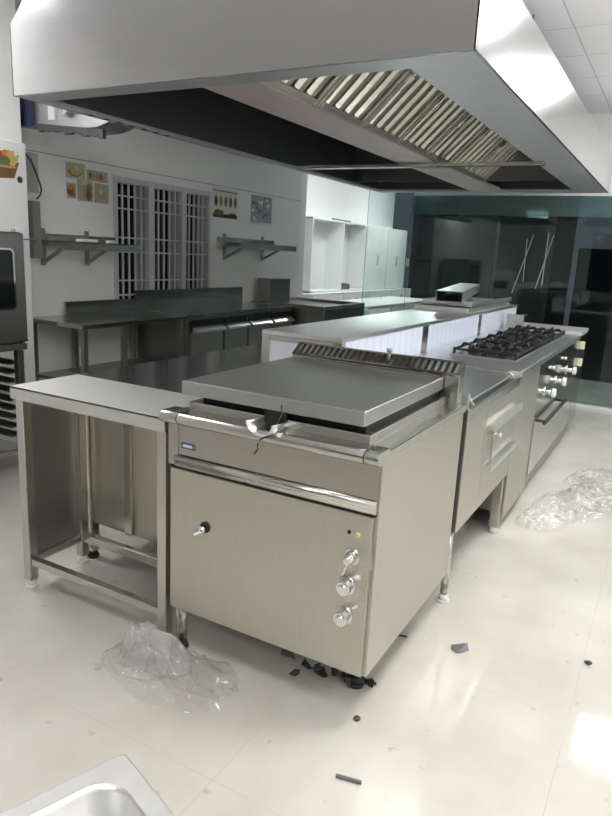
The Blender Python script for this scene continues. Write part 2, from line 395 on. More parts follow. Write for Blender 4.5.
# baffle filters, right bank visible, left bank mirrored
fy0, fw, nf = HY0+FI+.003, .497, 8
BAF_L = .80
def filt(y0, side):
    ang = math.radians(44); base = Vector((CX1 if side > 0 else CX0, 0, HZ+.02))
    d = Vector((side*math.cos(ang), 0, math.sin(ang))); nrm = Vector((side*math.sin(ang), 0, -math.cos(ang)))   # down/outwards
    ydir = Vector((0, 1, 0)); c0 = base + Vector((0, y0, 0))
    fr = MB()
    L = BAF_L
    def slab(u0, u1, v0, v1, h0, h1, mb):
        mb.obox(c0 + d*((u0+u1)/2) + ydir*((v0+v1)/2) + nrm*((h0+h1)/2), d, ydir, nrm, (u1-u0)/2, (v1-v0)/2, abs(h1-h0)/2)
    e = .03
    slab(0, L, 0, e, -.02, .012, fr); slab(0, L, fw-.006-e, fw-.006, -.02, .012, fr)
    slab(0, e, e, fw-.006-e, -.02, .012, fr); slab(L-e, L, e, fw-.006-e, -.02, .012, fr)
    f = fr.build('filter', SB, hood, bevel=.002)
    sl = MB(); nb = 4; gap = (fw-.006-2*e)/nb
    for k in range(nb):
        v = e + gap*(k+.5); hw = gap*.41
        # curved baffle: three facets
        for (a0, a1, h0, h1) in ((-hw, -hw*.4, -.004, .008), (-hw*.4, hw*.4, .008, .008), (hw*.4, hw, .008, -.004)):
            P = [c0 + d*u + ydir*(v+a) + nrm*h for (u, a, h) in ((e, a0, h0), (L-e, a0, h0), (L-e, a1, h1), (e, a1, h1))]
            sl._face([sl.bm.verts.new(p) for p in P], True)
    slab(e, L-e, e, fw-.006-e, -.022, -.018, sl)
    sl.build('baffle', SB, f)
    for v in (e*.5+.004, fw-.006-e*.5):
        for u in (.30,):
            h = MB(); p = [c0+d*(u-.05)+ydir*v+nrm*.012, c0+d*(u-.045)+ydir*v+nrm*.03, c0+d*(u+.045)+ydir*v+nrm*.03, c0+d*(u+.05)+ydir*v+nrm*.012]
            h.tube(p, .004, 6); h.build('filter_handle', CH, f)
for k in range(nf-1):
    filt(fy0+fw*k, 1)
for k in range(nf-1): filt(fy0+fw*k, -1)
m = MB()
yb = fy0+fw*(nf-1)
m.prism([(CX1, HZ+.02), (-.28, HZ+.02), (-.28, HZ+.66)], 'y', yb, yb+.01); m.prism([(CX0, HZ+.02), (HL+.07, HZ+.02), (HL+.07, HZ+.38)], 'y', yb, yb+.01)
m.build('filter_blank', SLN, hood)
B(HL+.2, HR-.20, 2.985, 3.045, HZ-.024, HZ-.001).build('cross_bar', SF, hood, bevel=.004)
for (x, y) in ((-.42, 2.75), (-.36, 2.75), (-.4, 4.3), (-1.8, 1.2), (-1.8, 4.3)):
    MB().cyl((x, y, HT+.33), (x, y, 2.83), .006, n=8).build('hanger_rod', SD, hood)
m = MB()
for k in range(7): m.box(HL+.022, HL+.05, 1.05+k*.1, 1.08+k*.1, HZ-.002, HZ)
m.build('rivet_row', IRON, hood)

# ------------------------------------------------------------------ tilting bratt pan (front of island)
bp_ = thing('bratt_pan', 'stainless steel tilting bratt pan with a flat lid at the near end of the island', 'cooker', (-.38, .4, 0))
W0 = -.755
m = MB()
m.box(W0, 0, .012, .797, .175, .842)
m.build('body', SH, bp_, bevel=.003)
m = MB(); m.box(W0+.01, -.012, -.003, .011, .178, .688); m.build('front_door', S, bp_, bevel=.002)
m = MB(); m.box(W0+.005, -.006, .002, .0115, .689, .697); m.build('door_gap', BLK, bp_)
def arcprof(cy, cz, r, a0, a1, n=8): return [(cy+r*math.cos(math.radians(a0+(a1-a0)*i/n)), cz+r*math.sin(math.radians(a0+(a1-a0)*i/n))) for i in range(n+1)]
m = MB(); m.prism([(.0115, .697), (-.003, .697), (-.003, .704)]+arcprof(.003, .722, .0135, 235, 110)+[(.0115, .74)], 'x', W0+.03, -.006, True); m.build('moulding', SF, bp_)
m = MB(); m.box(W0+.04, -.006, .003, .0115, .738, .843); m.build('control_fascia', S2, bp_)
m = MB(); m.box(W0, W0+.04, -.001, .0115, .70, .843); m.build('corner_post', S2, bp_)
nose = [(.054, .882), (-.004, .882)]+arcprof(-.008, .8625, .0205, 80, 255)+[(.0, .842), (.054, .842)]
for (a, b) in ((-.772, -.703), (-.70, -.046), (-.043, .0)):
    m = MB(); m.prism(nose, 'x', a, b, True); m.build('front_rail', SF, bp_, bevel=.0015)
m = MB()
m.box(W0, 0, .055, .828, .842, .876)
m.build('deck', SF, bp_, bevel=.004)
# pan tub: hollow
m = MB(); x0, x1, y0, y1 = -.712, -.058, .05, .742
t = .035
m.box(x0, x1, y0, y0+t, .876, .908); m.box(x0, x1, y1-t, y1, .876, .908); m.box(x0, x0+t, y0+t, y1-t, .876, .908); m.box(x1-t, x1, y0+t, y1-t, .876, .908)
m.box(x0+t, x1-t, y0+t, y1-t, .876, .88)
m.build('pan_rim', SF, bp_, bevel=.006, seg=3)
m = MB(); m.box(-.68, -.09, .085, .715, .9, .931); m.build('lid_gap_shade', BLK, bp_)  # black filler paints the shade in the gap between rim and lid
m = MB(); m.box(-.738, -.078, .043, .757, .93, .976); m.build('lid', SL, bp_, bevel=.004, seg=3)
# spout: U-shaped pouring lip
m = MB(); cxs = -.375; n = 14; ra, rb = .048, .043
def ring(y, r, dz): return [Vector((cxs+r*math.cos(PI+PI*i/n), y, .906+dz+r*.85*math.sin(PI+PI*i/n))) for i in range(n+1)]
secs = [(.06, 0), (.0, 0), (-.045, .004)]
O = [[m.bm.verts.new(p) for p in ring(y, ra, dz)] for y, dz in secs]; I = [[m.bm.verts.new(p) for p in ring(y, rb, dz)] for y, dz in secs]
for k in range(2):
    for i in range(n):
        m._face([O[k][i], O[k][i+1], O[k+1][i+1], O[k+1][i]], True); m._face([I[k][i], I[k+1][i], I[k+1][i+1], I[k][i+1]], True)
for i in range(n): m._face([O[2][i], O[2][i+1], I[2][i+1], I[2][i]]); 
for e in (0, n):
    for k in range(2): m._face([O[k][e], O[k+1][e], I[k+1][e], I[k][e]])
m.build('spout', BR, bp_)
m = MB(); m.box(cxs-.04, cxs+.04, .046, .0495, .878, .93); m.build('spout_opening', BLK, bp_)
m = MB(); m.tube([(-.345, .03, .955), (-.34, .025, .93), (-.335, -.01, .905), (-.345, -.035, .88), (-.375, -.034, .858), (-.385, -.034, .84), (-.383, -.036, .825), (-.395, -.036, .81)], .0025, 6); m.build('tie_wire', DK, bp_)
# flue riser with louvred top
RX0, RX1, RY_, RYB, RZF, RZB = -.742, -.022, .768, .83, .983, 1.024
m = MB(); m.prism([(RY_, .876), (RYB, .876), (RYB, RZB), (RY_, RZF)], 'x', RX0, RX1); m.build('flue_riser', SF, bp_, bevel=.002)
sl = Vector((0, RYB-RY_, RZB-RZF)).normalized(); sn = Vector((0, -sl.z, sl.y)); mid = Vector((0, (RY_+RYB)/2, (RZF+RZB)/2)); sw = math.hypot(RYB-RY_, RZB-RZF)/2
m = MB(); m.obox(mid+sn*.0005+Vector(((RX0+RX1)/2, 0, 0)), Vector((1, 0, 0)), sl, sn, (RX1-RX0)/2-.012, sw-.006, .0006); m.build('flue_slot', BLK, bp_)
m = MB()
for k in range(27):
    x = RX0+.02+k*(RX1-RX0-.04)/26; m.obox(mid+sn*.003+Vector((x, 0, 0)), Vector((1, .25, 0)).normalized(), sl, sn, .0062, sw-.004, .003)
for k in (-1, 1): m.obox(mid+sn*.0035+sl*(sw-.004)*k+Vector(((RX0+RX1)/2, 0, 0)), Vector((1, 0, 0)), sl, sn, (RX1-RX0)/2, .005, .0045)
for x in (RX0+.006, RX1-.006): m.obox(mid+sn*.0035+Vector((x, 0, 0)), Vector((1, 0, 0)), sl, sn, .007, sw, .0045)
m.build('louvre', SF, bp_)
B(-.094, -.090, RY_-.0006, RY_+.001, .88, .98).build('riser_joint', BLK, bp_)
MB().cyl((-.16, .767, .962), (-.17, .725, .968), .0075, n=12).build('lid_stay', BR, bp_)
MB().cyl((-.32, .80, 1.0), (-.32, .80, 1.04), .006, n=10).cyl((-.32, .80, 1.04), (-.32, .80, 1.052), .011, n=10).build('vent_pin', SD, bp_)
# badge
bd = MB(); bd.box(-.703, -.645, .0005, .003, .761, .782); bd = bd.build('badge', BLUE, bp_, bevel=.004)
m = MB().mat(WHITE)
for k in range(6): m.box(-.695+k*.0062, -.695+k*.0062+.0045, -.0004, .0005, .767, .776)
m.mat(PINK).cyl((-.651, .0006, .7715), (-.651, -.0004, .7715), .0045, n=12); m.build('badge_lettering', None, bd)
# lamps, valve, knobs
MB().cyl((-.081, -.003, .629), (-.081, -.006, .629), .006, n=12).build('pilot_button', BLK, bp_)
MB().cyl((-.053, -.003, .626), (-.053, -.011, .626), .009, .007, n=14).build('indicator_lamp', CREAM, bp_)
def knob(x, z, kind):
    k = MB()
    if kind == 0:
        k.cyl((x, -.003, z), (x, -.012, z), .026, .024, n=24).cyl((x, -.012, z), (x, -.045, z), .02, .011, n=20)
        k.cyl((x-.004, -.03, z-.008), (x-.012, -.04, z-.045), .006, .005, n=10)
    else:
        k.cyl((x, -.003, z), (x, -.012, z), .029, .027, n=24).cyl((x, -.012, z), (x, -.036, z), .0235, .022, n=10, smooth=False).cyl((x, -.036, z), (x, -.043, z), .015, .012, n=18)
    return k.build('control_knob', CH, bp_, bevel=.0015)
MB().cyl((-.048, -.0031, .553), (-.048, -.004, .553), .047, n=32).build('knob_bezel', S, bp_)
for (x, z, k) in ((-.066, .557, 0), (-.076, .464, 1), (-.078, .365, 1)): knob(x, z, k)
m = MB(); m.cyl((-.596, -.003, .511), (-.596, -.008, .511), .019, n=20); v = m.build('drain_valve', DK, bp_)
MB().cyl((-.596, -.008, .511), (-.598, -.03, .506), .011, n=14).bar((-.597, -.03, .507), (-.61, -.05, .500), .012, .009).build('valve_handle', CH, v)
def leg_round(root, x, y, z1, r=.02, name='leg'):
    l = MB().cyl((x, y, .035), (x, y, z1), r, n=16).build(name, SF, root)
    MB().cyl((x, y, .0), (x, y, .012), .026, n=16).cyl((x, y, .012), (x, y, .037), .021, .019, n=16).build('foot', WP if y > .5 else DK, l)
for (x, y) in ((-.105, .19), (-.728, .04), (-.22, .66), (-.70, .70)): leg_round(bp_, x, y, .176)

# ------------------------------------------------------------------ narrow open table left of the pan
tb = thing('work_table', 'narrow open stainless steel table at the left of the bratt pan', 'table', (-1.16, .17, 0))
TX0, TX1 = -1.545, -.775
m = MB()
m.box(TX0, TX1, 0, .335, .842, .85); m.box(TX0, TX1, 0, .003, .80, .85); m.box(TX0, TX0+.003, .003, .335, .80, .85); m.box(TX1-.003, TX1, .003, .335, .80, .85); m.box(TX0, TX1, .332, .335, .80, .85)
m.build('table_top', ST, tb, bevel=.002)
ls = .04
for (x, y) in ((TX0+.012, .012), (TX1-ls-.003, .012), (TX0+.012, .285), (TX1-ls-.003, .285)):
    l = B(x, x+ls, y, y+ls, .035, .842).build('leg', SF, tb, bevel=.003)
    MB().cyl((x+ls/2, y+ls/2, 0), (x+ls/2, y+ls/2, .014), .024, n=16).cyl((x+ls/2, y+ls/2, .014), (x+ls/2, y+ls/2, .036), .017, n=16).build('foot', WP, l)
B(TX0+.012+ls, TX1-ls-.003, .017, .047, .105, .135).build('front_rail', SF, tb, bevel=.003)
B(TX0+.012+ls, TX1-ls-.003, .29, .32, .105, .145).build('rear_rail', SF, tb, bevel=.003)
B(TX0+.018, TX0+.022, .012+ls, .285, .135, .842).build('side_panel', SD, tb)
B(TX0+.018, TX0+.045, .012+ls, .285, .105, .135).build('side_rail', SF, tb, bevel=.003)

# ------------------------------------------------------------------ long rear worktop of the island
wt = thing('island_worktop', 'long dark reflective stainless steel worktop along the left side of the island', 'counter', (-1.15, 2.5, 0))
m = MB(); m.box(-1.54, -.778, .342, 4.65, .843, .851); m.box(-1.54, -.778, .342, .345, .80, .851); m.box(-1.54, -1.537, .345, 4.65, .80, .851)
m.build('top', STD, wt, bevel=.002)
m = MB(); m.box(-1.50, -.80, .365, .37, .17, .80); m.build('end_panel', S, wt)
m = MB(); m.box(-1.50, -.80, .37, 4.6, .17, .80); m.build('cabinet_body', SD, wt)
B(-1.535, -1.495, .347, .387, .035, .80).build('corner_post', SF, wt, bevel=.003)
B(-1.30, -1.26, .347, .366, .17, .80).build('corner_post', SF, wt, bevel=.003)
for (x, y) in ((-1.515, .367), (-.82, .40), (-1.46, 4.5), (-.85, 4.5), (-1.46, 2.5), (-.85, 2.5)): leg_round(wt, x, y, .2)

# ------------------------------------------------------------------ raised spine with blue protective film
sp = thing('island_service_spine', 'raised stainless steel spine box still wrapped in pale blue film along the island centre', 'counter spine', (-.83, 2.8, .851))
X0, X1, Y0, Y1, Z0, Z1 = -1.045, -.622, .995, 4.62, .852, 1.042
m = MB(); m.box(X0, X1, Y0, Y1, Z1-.02, Z1); m.build('spine_top', SPT, sp, bevel=.003)
m = MB(); m.box(X0+.01, X1-.012, Y0+.012, Y1-.01, Z0, Z1-.02); m.build('spine_core', SD, sp)
segs = [(1.03, 2.06), (2.16, 3.30), (3.38, 4.60)]
for (a, b) in segs: B(X1-.012, X1-.004, a, b, Z0, Z1-.021).build('film_panel', FILM, sp)
for y in (.995, 2.06, 3.30): B(X1-.012, X1, y, y+(.035 if y < 1 else .10 if y < 3 else .08), Z0, Z1-.02).build('spine_post', SF, sp, bevel=.002)
B(X0+.045, X1-.035, Y0+.003, Y0+.012, Z0, Z1-.045).build('end_film_panel', FILMX, sp)['label'] = 'pale blue film on the near end'
m = MB(); m.box(X0, X0+.045, Y0, Y0+.012, Z0, Z1-.02); m.box(X1-.035, X1-.012, Y0, Y0+.012, Z0, Z1-.02); m.box(X0+.045, X1-.035, Y0, Y0+.012, Z1-.045, Z1-.02)
m.build('end_frame', SF, sp, bevel=.002)
# loose stainless pieces lying on the spine
for (i, (a, b, c, d, z)) in enumerate(((-1.04, -.64, 3.05, 4.35, 1.042), (-1.035, -.66, 3.2, 4.5, 1.0775))):
    o = MB(); o.box(a, b, c, d, z, z+.004); o.box(a, a+.003, c, d, z+.004, z+.035); o.box(b-.003, b, c, d, z+.004, z+.035); o.box(a+.003, b-.003, c, c+.003, z+.004, z+.035)
    o = o.build('steel_tray', BR, bevel=.001)
    tag(o, ('shallow steel tray lying directly on the spine top under another tray', 'shallow steel tray on top of its twin, under the square duct')[i], 'tray', 'loose trays on the island spine')
dv = Vector((-.2, .98, 0)).normalized(); dx = Vector((dv.y, -dv.x, 0)); zz = Vector((0, 0, 1)); dc = Vector((-.775, 3.0, 1.152))+dv*1.0
m = MB(); 
for k in (-1, 1): m.obox(dc+zz*.037*k, dv, dx, zz, 1.0, .094, .00125); m.obox(dc+dx*.093*k, dv, dx, zz, 1.0, .00125, .0358)
tag(m.build('duct_section', BR), 'open-ended rectangular steel duct lying on top of the island spine', 'duct')
m = MB(); m.box(-.58, -.44, 4.02, 4.03, .872, .995); m.box(-.58, -.576, 4.03, 4.10, .872, .99); m.box(-.576, -.44, 4.03, 4.10, .872, .876)
m.obox((-.50, 4.07, .985), Vector((1, 0, .15)).normalized(), Vector((0, 1, 0)), Vector((-.15, 0, 1)).normalized(), .075, .035, .002)
tag(m.build('steel_bracket', S, bevel=.001), 'bent stainless steel bracket standing behind the gas burners', 'bracket')

# ------------------------------------------------------------------ griddle
gd = thing('griddle', 'stainless steel griddle with two long handles right behind the bratt pan', 'cooker', (-.3, 1.31, 0))
GX0 = -.612
m = MB(); m.box(GX0, -.004, .868, 1.795, .33, .80); m.build('body', SD, gd, bevel=.002)
m = MB(); m.box(-.004, 0, .866, 1.795, .325, .80); m.build('front_panel', SH, gd, bevel=.0015)
m = MB(); m.box(GX0, .006, .85, 1.80, .80, .848); m.build('top_rim', SF, gd, bevel=.004)
m = MB(); m.box(GX0+.06, -.035, .86, 1.76, .848, .853); m.build('griddle_plate', SPT, gd, bevel=.002)
m = MB(); m.prism([(-.50, .848), (-.02, .848), (-.05, .870), (-.50, .870)], 'y', 1.775, 1.795); m.build('splash_fence', SF, gd, bevel=.003)
m = MB(); m.obox((-.02, .882, .875), Vector((1, 0, 0)), Vector((0, 1, 0)), Vector((0, 0, 1)), .012, .016, .028); m.bar((-.02, .877, .9), (.0, .912, .855), .02, .006); m.build('bent_tab', BR, gd)
for (ya, yb, z, nm) in ((1.20, 1.76, .705, 'upper'), (1.22, 1.72, .515, 'lower')):
    dz0, dz1 = (.56, .79) if nm == 'upper' else (.345, .545)
    d = B(.0, .0015, ya-.03, yb+.03, z-.13 if nm == 'lower' else z-.14, z+.03 if nm == 'lower' else z+.06).build('drawer_front', SH, gd, bevel=.0015)
    h = MB(); h.prism([(.0015, z+.004), (.035, z+.016), (.041, z+.010), (.041, z-.012), (.037, z-.012), (.034, z+.008), (.0015, z-.002)], 'y', ya, yb); h.build('handle', BR, d, bevel=.001)
m = MB(); m.cyl((.004, 1.29, .655), (.03, 1.29, .655), .012, n=12).bar((.032, 1.255, .657), (.032, 1.325, .655), .012, .01).cyl((.03, 1.31, .652), (.045, 1.31, .652), .012, .009, n=10); v = m.build('gas_tap', CH, gd)
MB().cyl((.012, 1.29, .645), (.012, 1.29, .525), .004, n=8).build('tap_rod', SD, v)
for (x, y) in ((-.03, .90), (-.55, .90), (-.03, 1.765), (-.55, 1.765)):
    if y < 1: leg_round(gd, x, y, .33, .016)
    else:
        l = B(x-.022, x+.022, y-.022, y+.022, .035, .33).build('leg', SF, gd, bevel=.002)
        MB().cyl((x, y, 0), (x, y, .036), .026, .02, n=14).build('foot', WP, l)

# ------------------------------------------------------------------ six-burner gas range
rg = thing('gas_range', 'long stainless steel gas range with black cast-iron burner grates', 'cooker', (-.3, 2.95, 0))
RY0, RY1 = 1.805, 4.10
m = MB(); m.box(GX0, -.004, RY0, RY1, .10, .835); m.build('body', SD, rg, bevel=.002)
SR = steel('steel_range', (.55, .54, .50), .13, (90, 2, 60), wav=.02)
for (a, b) in ((1.807, 2.38),): B(-.004, 0, a, b, .06, .835).build('side_panel', SH, rg, bevel=.0015)
B(-.004, 0, 2.385, RY1, .52, .835).build('control_panel', SR, rg, bevel=.0015)
dd = B(-.004, .003, 2.42, 3.55, .14, .515).build('oven_door', SR, rg, bevel=.002)
MB().cyl((.04, 2.55, .455), (.04, 3.42, .455), .012, n=12).cyl((.003, 2.6, .455), (.04, 2.6, .455), .008, n=10).cyl((.003, 3.37, .455), (.04, 3.37, .455), .008, n=10).build('handle', DK, dd)
B(-.004, 0, 3.56, RY1, .14, .515).build('side_panel', SR, rg, bevel=.0015)
B(-.03, -.02, RY0, RY1, .03, .10).build('kick_plate', SD, rg)
m = MB(); m.box(GX0, .006, RY0, RY1, .835, .87); m.build('range_top', SPT, rg, bevel=.004)
MB().cyl((.0, 1.83, .835), (.0065, 1.83, .835), .009, n=10).build('corner_plug', BLK, rg)
m = MB(); m.box(-.47, -.095, 2.13, 3.98, .87, .878); m.build('spill_tray', SF, rg, bevel=.002)
for i in range(3):
    for j in range(2):
        cx, cy = -.375+.185*j, 2.45+.61*i; hx, hy = .085, .27; z = .908
        g = MB()
        ptsr = [(cx-hx, cy-hy), (cx+hx, cy-hy), (cx+hx, cy+hy), (cx-hx, cy+hy)]
        for k in range(4):
            a, b = ptsr[k], ptsr[(k+1) % 4]; g.bar((*a, z-.009), (*b, z-.009), .012, .012)
            g.box(a[0]-.007, a[0]+.007, a[1]-.007, a[1]+.007, .878, z)
        for cyy in (cy-.135, cy+.135):
            for (dx, dy) in ((1, 0), (-1, 0), (0, 1), (0, -1)):
                ex, ey = cx+dx*hx, cyy+dy*.135
                g.tube([(ex, ey, z-.012), (cx+dx*hx*.8, cyy+dy*.11, z+.014), (cx+dx*.045, cyy+dy*.05, z+.012), (cx+dx*.03, cyy+dy*.035, z+.0)], .0085, 6)
        g.build('burner_grate', IRON, rg)
        for cyy in (cy-.135, cy+.135):
            b = MB().cyl((cx, cyy, .878), (cx, cyy, .891), .045, .042, n=20).cyl((cx, cyy, .891), (cx, cyy, .901), .034, .030, n=20)
            if cyy < cy: b.build('burner_head', IRON, rg)
            else: b.build('burner_head', DK, rg)
for (y, z) in ((2.66, .63), (3.08, .642), (3.56, .655)):
    k = MB().cyl((0, y, z), (.006, y, z), .034, n=20).cyl((.006, y, z), (.045, y, z), .016, .015, n=16); k = k.build('control_knob', CH, rg)
    MB().cyl((.045, y, z), (.068, y, z), .030, .027, n=20).build('knob_cap', WP, k, bevel=.003)
for (y, z) in ((2.85, .76), (3.35, .765)):
    MB().cyl((0, y, z), (.02, y, z), .012, .01, n=12).build('pilot_button', CH, rg)
for (x, y) in ((-.06, 1.85), (-.55, 1.85), (-.06, 4.05), (-.55, 4.05), (-.06, 2.95)): leg_round(rg, x, y, .11)

# end unit of the line
eu = thing('end_cabinet', 'slim stainless steel cabinet at the far end of the cooking line by the glass', 'cabinet', (-.3, 4.35, 0))
m = MB(); m.box(GX0, -.004, 4.115, 4.58, .08, .86); m.build('body', SH, eu, bevel=.002)
m = MB(); m.box(GX0, .006, 4.11, 4.585, .86, .892); m.build('top', ST, eu, bevel=.003)
B(-.004, .0, 4.12, 4.55, .10, .85).build('front_panel', SR, eu, bevel=.001)
for z in (.775, .635):
    k = MB(); k.box(0, .03, 4.19, 4.25, z-.03, z+.03); k.build('switch_box', plain('yellowed_plastic', (.72, .70, .52), .4) if 'yellowed_plastic' not in MATS else MATS['yellowed_plastic'], eu, bevel=.004)
for (x, y) in ((-.06, 4.17), (-.55, 4.17), (-.06, 4.52), (-.55, 4.52)): leg_round(eu, x, y, .09)

# ------------------------------------------------------------------ left wall: table, refrigerated counter, sink unit
lt = thing('wall_table', 'open stainless steel table with lower shelf against the wall below the food pictures', 'table', (-3.1, 2.08, 0))
LX0, LX1 = -3.40, -2.83
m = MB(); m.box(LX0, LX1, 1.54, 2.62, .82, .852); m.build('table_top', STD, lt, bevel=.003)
m = MB(); m.box(LX0, LX0+.02, 1.88, 2.62, .852, .952); m.build('splashback', STD, lt, bevel=.002)
m = MB(); m.box(LX0+.03, LX1-.03, 1.57, 2.6, .42, .445); m.build('lower_shelf', SD, lt, bevel=.002)
for x in (LX0+.03, LX1-.03):
    for y in (1.575, 1.95, 2.58):
        l = B(x-.018, x+.018, y-.018, y+.018, .03, .82).build('leg', SD, lt, bevel=.002)
        MB().cyl((x, y, 0), (x, y, .032), .02, n=12).build('foot', DK, l)

fc = thing('undercounter_fridge', 'four-door stainless steel undercounter fridge along the window wall', 'fridge', (-3.1, 3.5, 0))
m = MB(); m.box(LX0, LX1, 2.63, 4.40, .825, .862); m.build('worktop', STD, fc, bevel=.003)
m = MB(); m.box(LX0, LX0+.02, 2.63, 4.22, .862, 1.02); m.build('splashback', STD, fc, bevel=.002)
m = MB(); m.box(LX0+.01, LX1-.035, 2.66, 4.38, .10, .825); m.build('body', SO, fc)
ys = [2.70, 3.165, 3.55, 3.94, 4.37]
for k in range(4):
    a, b = ys[k]+.015, ys[k+1]-.015
    d = B(LX1-.035, LX1-.012, a, b, .13, .70).build('door', S2, fc, bevel=.003)
    h = MB(); h.prism([(LX1-.012, .70), (LX1-.012, .752), (LX1+.03, .722), (LX1+.032, .705), (LX1+.0, .70)], 'y', a+.005, b-.005); h.build('handle', BR, d)
    B(LX1-.034, LX1-.022, a, b, .755, .805).build('recess_shade', BLK, fc)  # black strip stands for the shade in the recess above the handle
for (x, y) in ((LX0+.05, 2.72), (LX1-.08, 2.72), (LX0+.05, 4.32), (LX1-.08, 4.32)): leg_round(fc, x, y, .11)

sk = thing('sink_unit', 'deep stainless steel sink unit at the far end of the window wall', 'sink', (-3.0, 4.9, 0))
m = MB(); m.box(-3.40, -2.50, 4.42, 5.42, .10, .84)
m.build('body', SD, sk, bevel=.003)
m = MB(); m.box(-3.40, -2.50, 4.42, 4.45, .84, .875); m.box(-3.40, -2.50, 5.39, 5.42, .84, .875); m.box(-3.40, -3.37, 4.45, 5.39, .84, .875); m.box(-2.53, -2.50, 4.45, 5.39, .84, .875)
m.build('raised_edge', SF, sk, bevel=.003)
for (x, y) in ((-3.35, 4.47), (-2.55, 4.47), (-3.35, 5.37), (-2.55, 5.37)): leg_round(sk, x, y, .11)
m = MB(); m.box(-3.36, -3.20, 4.46, 4.90, .841, 1.115)
tag(m.build('steel_box', SD, bevel=.006), 'plain stainless steel box standing on the counter below the second shelf', 'box')

# wall shelves
def wall_shelf(y0, y1, z, dep, braces, label):
    t = thing('wall_shelf', label, 'shelf', (-3.42, (y0+y1)/2, z), 'stainless wall shelves')
    x1 = -3.42+dep
    m = MB(); m.box(-3.415, x1, y0, y1, z, z+.006); m.box(x1-.003, x1, y0, y1, z-.05, z+.006); m.box(-3.415, -3.41, y0, y1, z, z+.055)
    m.box(-3.41, x1, y0, y0+.003, z-.03, z+.006); m.box(-3.41, x1, y1-.003, y1, z-.03, z+.006)
    m.build('shelf_plate', SF, t, bevel=.001)
    for y in braces:
        m = MB(); m.box(-3.419, -3.405, y-.018, y+.018, z-.17, z+.09); m.bar((-3.405, y, z-.15), (x1-.03, y, z-.02), .022, .022); m.build('bracket', SD, t)
    return t
wall_shelf(1.66, 2.43, 1.39, .28, (1.72, 2.13), 'stainless wall shelf below the food pictures at left')
wall_shelf(3.80, 4.86, 1.46, .30, (3.92, 4.62), 'stainless wall shelf below the spoon picture right of the window')
for i, (y, w) in enumerate(((1.95, .09), (2.05, .11), (2.24, .08))):
    m = MB(); m.cyl((-3.27, y-w/2, 1.408), (-3.27, y+w/2, 1.408), .012, n=10)
    tag(m.build('paper_roll', WP), ('small white roll on the left wall shelf, nearest the step in the wall', 'longer white roll in the middle of the left wall shelf', 'short white roll on the left wall shelf, nearest the window')[i], 'roll', 'white rolls on the left wall shelf')

# ------------------------------------------------------------------ pictures on the walls
def ell(mb, X, y, z, ry, rz, n=18, rot=0.0, jit=0.0):
    vs = []
    for i in range(n):
        a = 2*PI*i/n; j = 1+jit*random.uniform(-1, 1); u = ry*j*math.cos(a); v = rz*j*math.sin(a)
        vs.append(mb.bm.verts.new((X, y+u*math.cos(rot)-v*math.sin(rot), z+u*math.sin(rot)+v*math.cos(rot))))
    mb._face(vs)
pal = {k: plain('print_'+k, c, .35) for k, c in dict(yellow=(.62, .46, .14), leaf=(.12, .20, .07), brown=(.20, .11, .05), tan=(.50, .36, .17), red=(.36, .10, .07), orange=(.60, .25, .06), paper=(.74, .74, .70), sand=(.50, .44, .34), grey=(.34, .36, .40), slate=(.16, .18, .23), olive=(.28, .26, .12), maroon=(.10, .035, .035), cream=(.66, .58, .38), green=(.12, .25, .14)).items()}
PX = [0.0]
def pic(name, label, y0, y1, z0, z1, X, draw):
    m = MB().mat(pal[{'food_picture': 'sand'}.get(name, 'paper')]); m.box(X, X+.003, y0, y1, z0, z1); PX[0] = X+.0032
    draw(m, X+.0034); return tag(m.build(name), label, 'picture')
lay = [0]
def e(m, X, c, *a, **k):
    lay[0] += 1; m.mat(pal[c]); ell(m, X+.00003*lay[0], *a, **k)
def d_plate(m, X):
    e(m, X, 'cream', 2.045, 1.885, .075, .03); e(m, X, 'olive', 2.04, 1.90, .07, .035, jit=.1); e(m, X, 'yellow', 2.05, 1.915, .055, .035, jit=.2); e(m, X, 'cream', 2.06, 1.93, .03, .018, jit=.2)
def d_row(m, X):
    for i, c in enumerate(('green', 'tan', 'orange', 'red', 'tan')): e(m, X, c, 2.185+i*.035, 1.893, .016, .026, jit=.1)
def d_stew(m, X):
    e(m, X, 'brown', 1.995, 1.765, .035, .04, jit=.1); e(m, X, 'orange', 1.99, 1.785, .03, .015, jit=.2); e(m, X, 'red', 2.01, 1.74, .024, .016, jit=.2)
def d_basket(m, X):
    e(m, X, 'cream', 2.13, 1.83, .03, .03, jit=.25); e(m, X, 'olive', 2.17, 1.81, .03, .025, jit=.25); e(m, X, 'brown', 2.165, 1.755, .03, .05, jit=.15); e(m, X, 'tan', 2.12, 1.77, .02, .05, jit=.2)
def d_bread(m, X):
    e(m, X, 'tan', 2.30, 1.765, .045, .035, jit=.1); e(m, X, 'cream', 2.29, 1.785, .03, .02, jit=.2); e(m, X, 'grey', 2.27, 1.815, .012, .01)
for (nm, lb, a, b, c, d, f) in (('food_picture', 'square food picture with a heaped yellow dish on a plate', 1.955, 2.135, 1.855, 1.965, d_plate),
        ('food_picture', 'narrow food picture with a row of small coloured jars', 2.155, 2.365, 1.855, 1.935, d_row),
        ('food_picture', 'small food picture with a brown stew, lowest at left', 1.955, 2.045, 1.71, 1.82, d_stew),
        ('food_picture', 'tall middle food picture of a dark basket', 2.06, 2.21, 1.70, 1.852, d_basket),
        ('food_picture', 'pale food picture of bread nearest the window', 2.225, 2.37, 1.70, 1.845, d_bread)):
    pic(nm, lb, a, b, c, d, -3.4195, f)['group'] = 'food pictures on the wall'
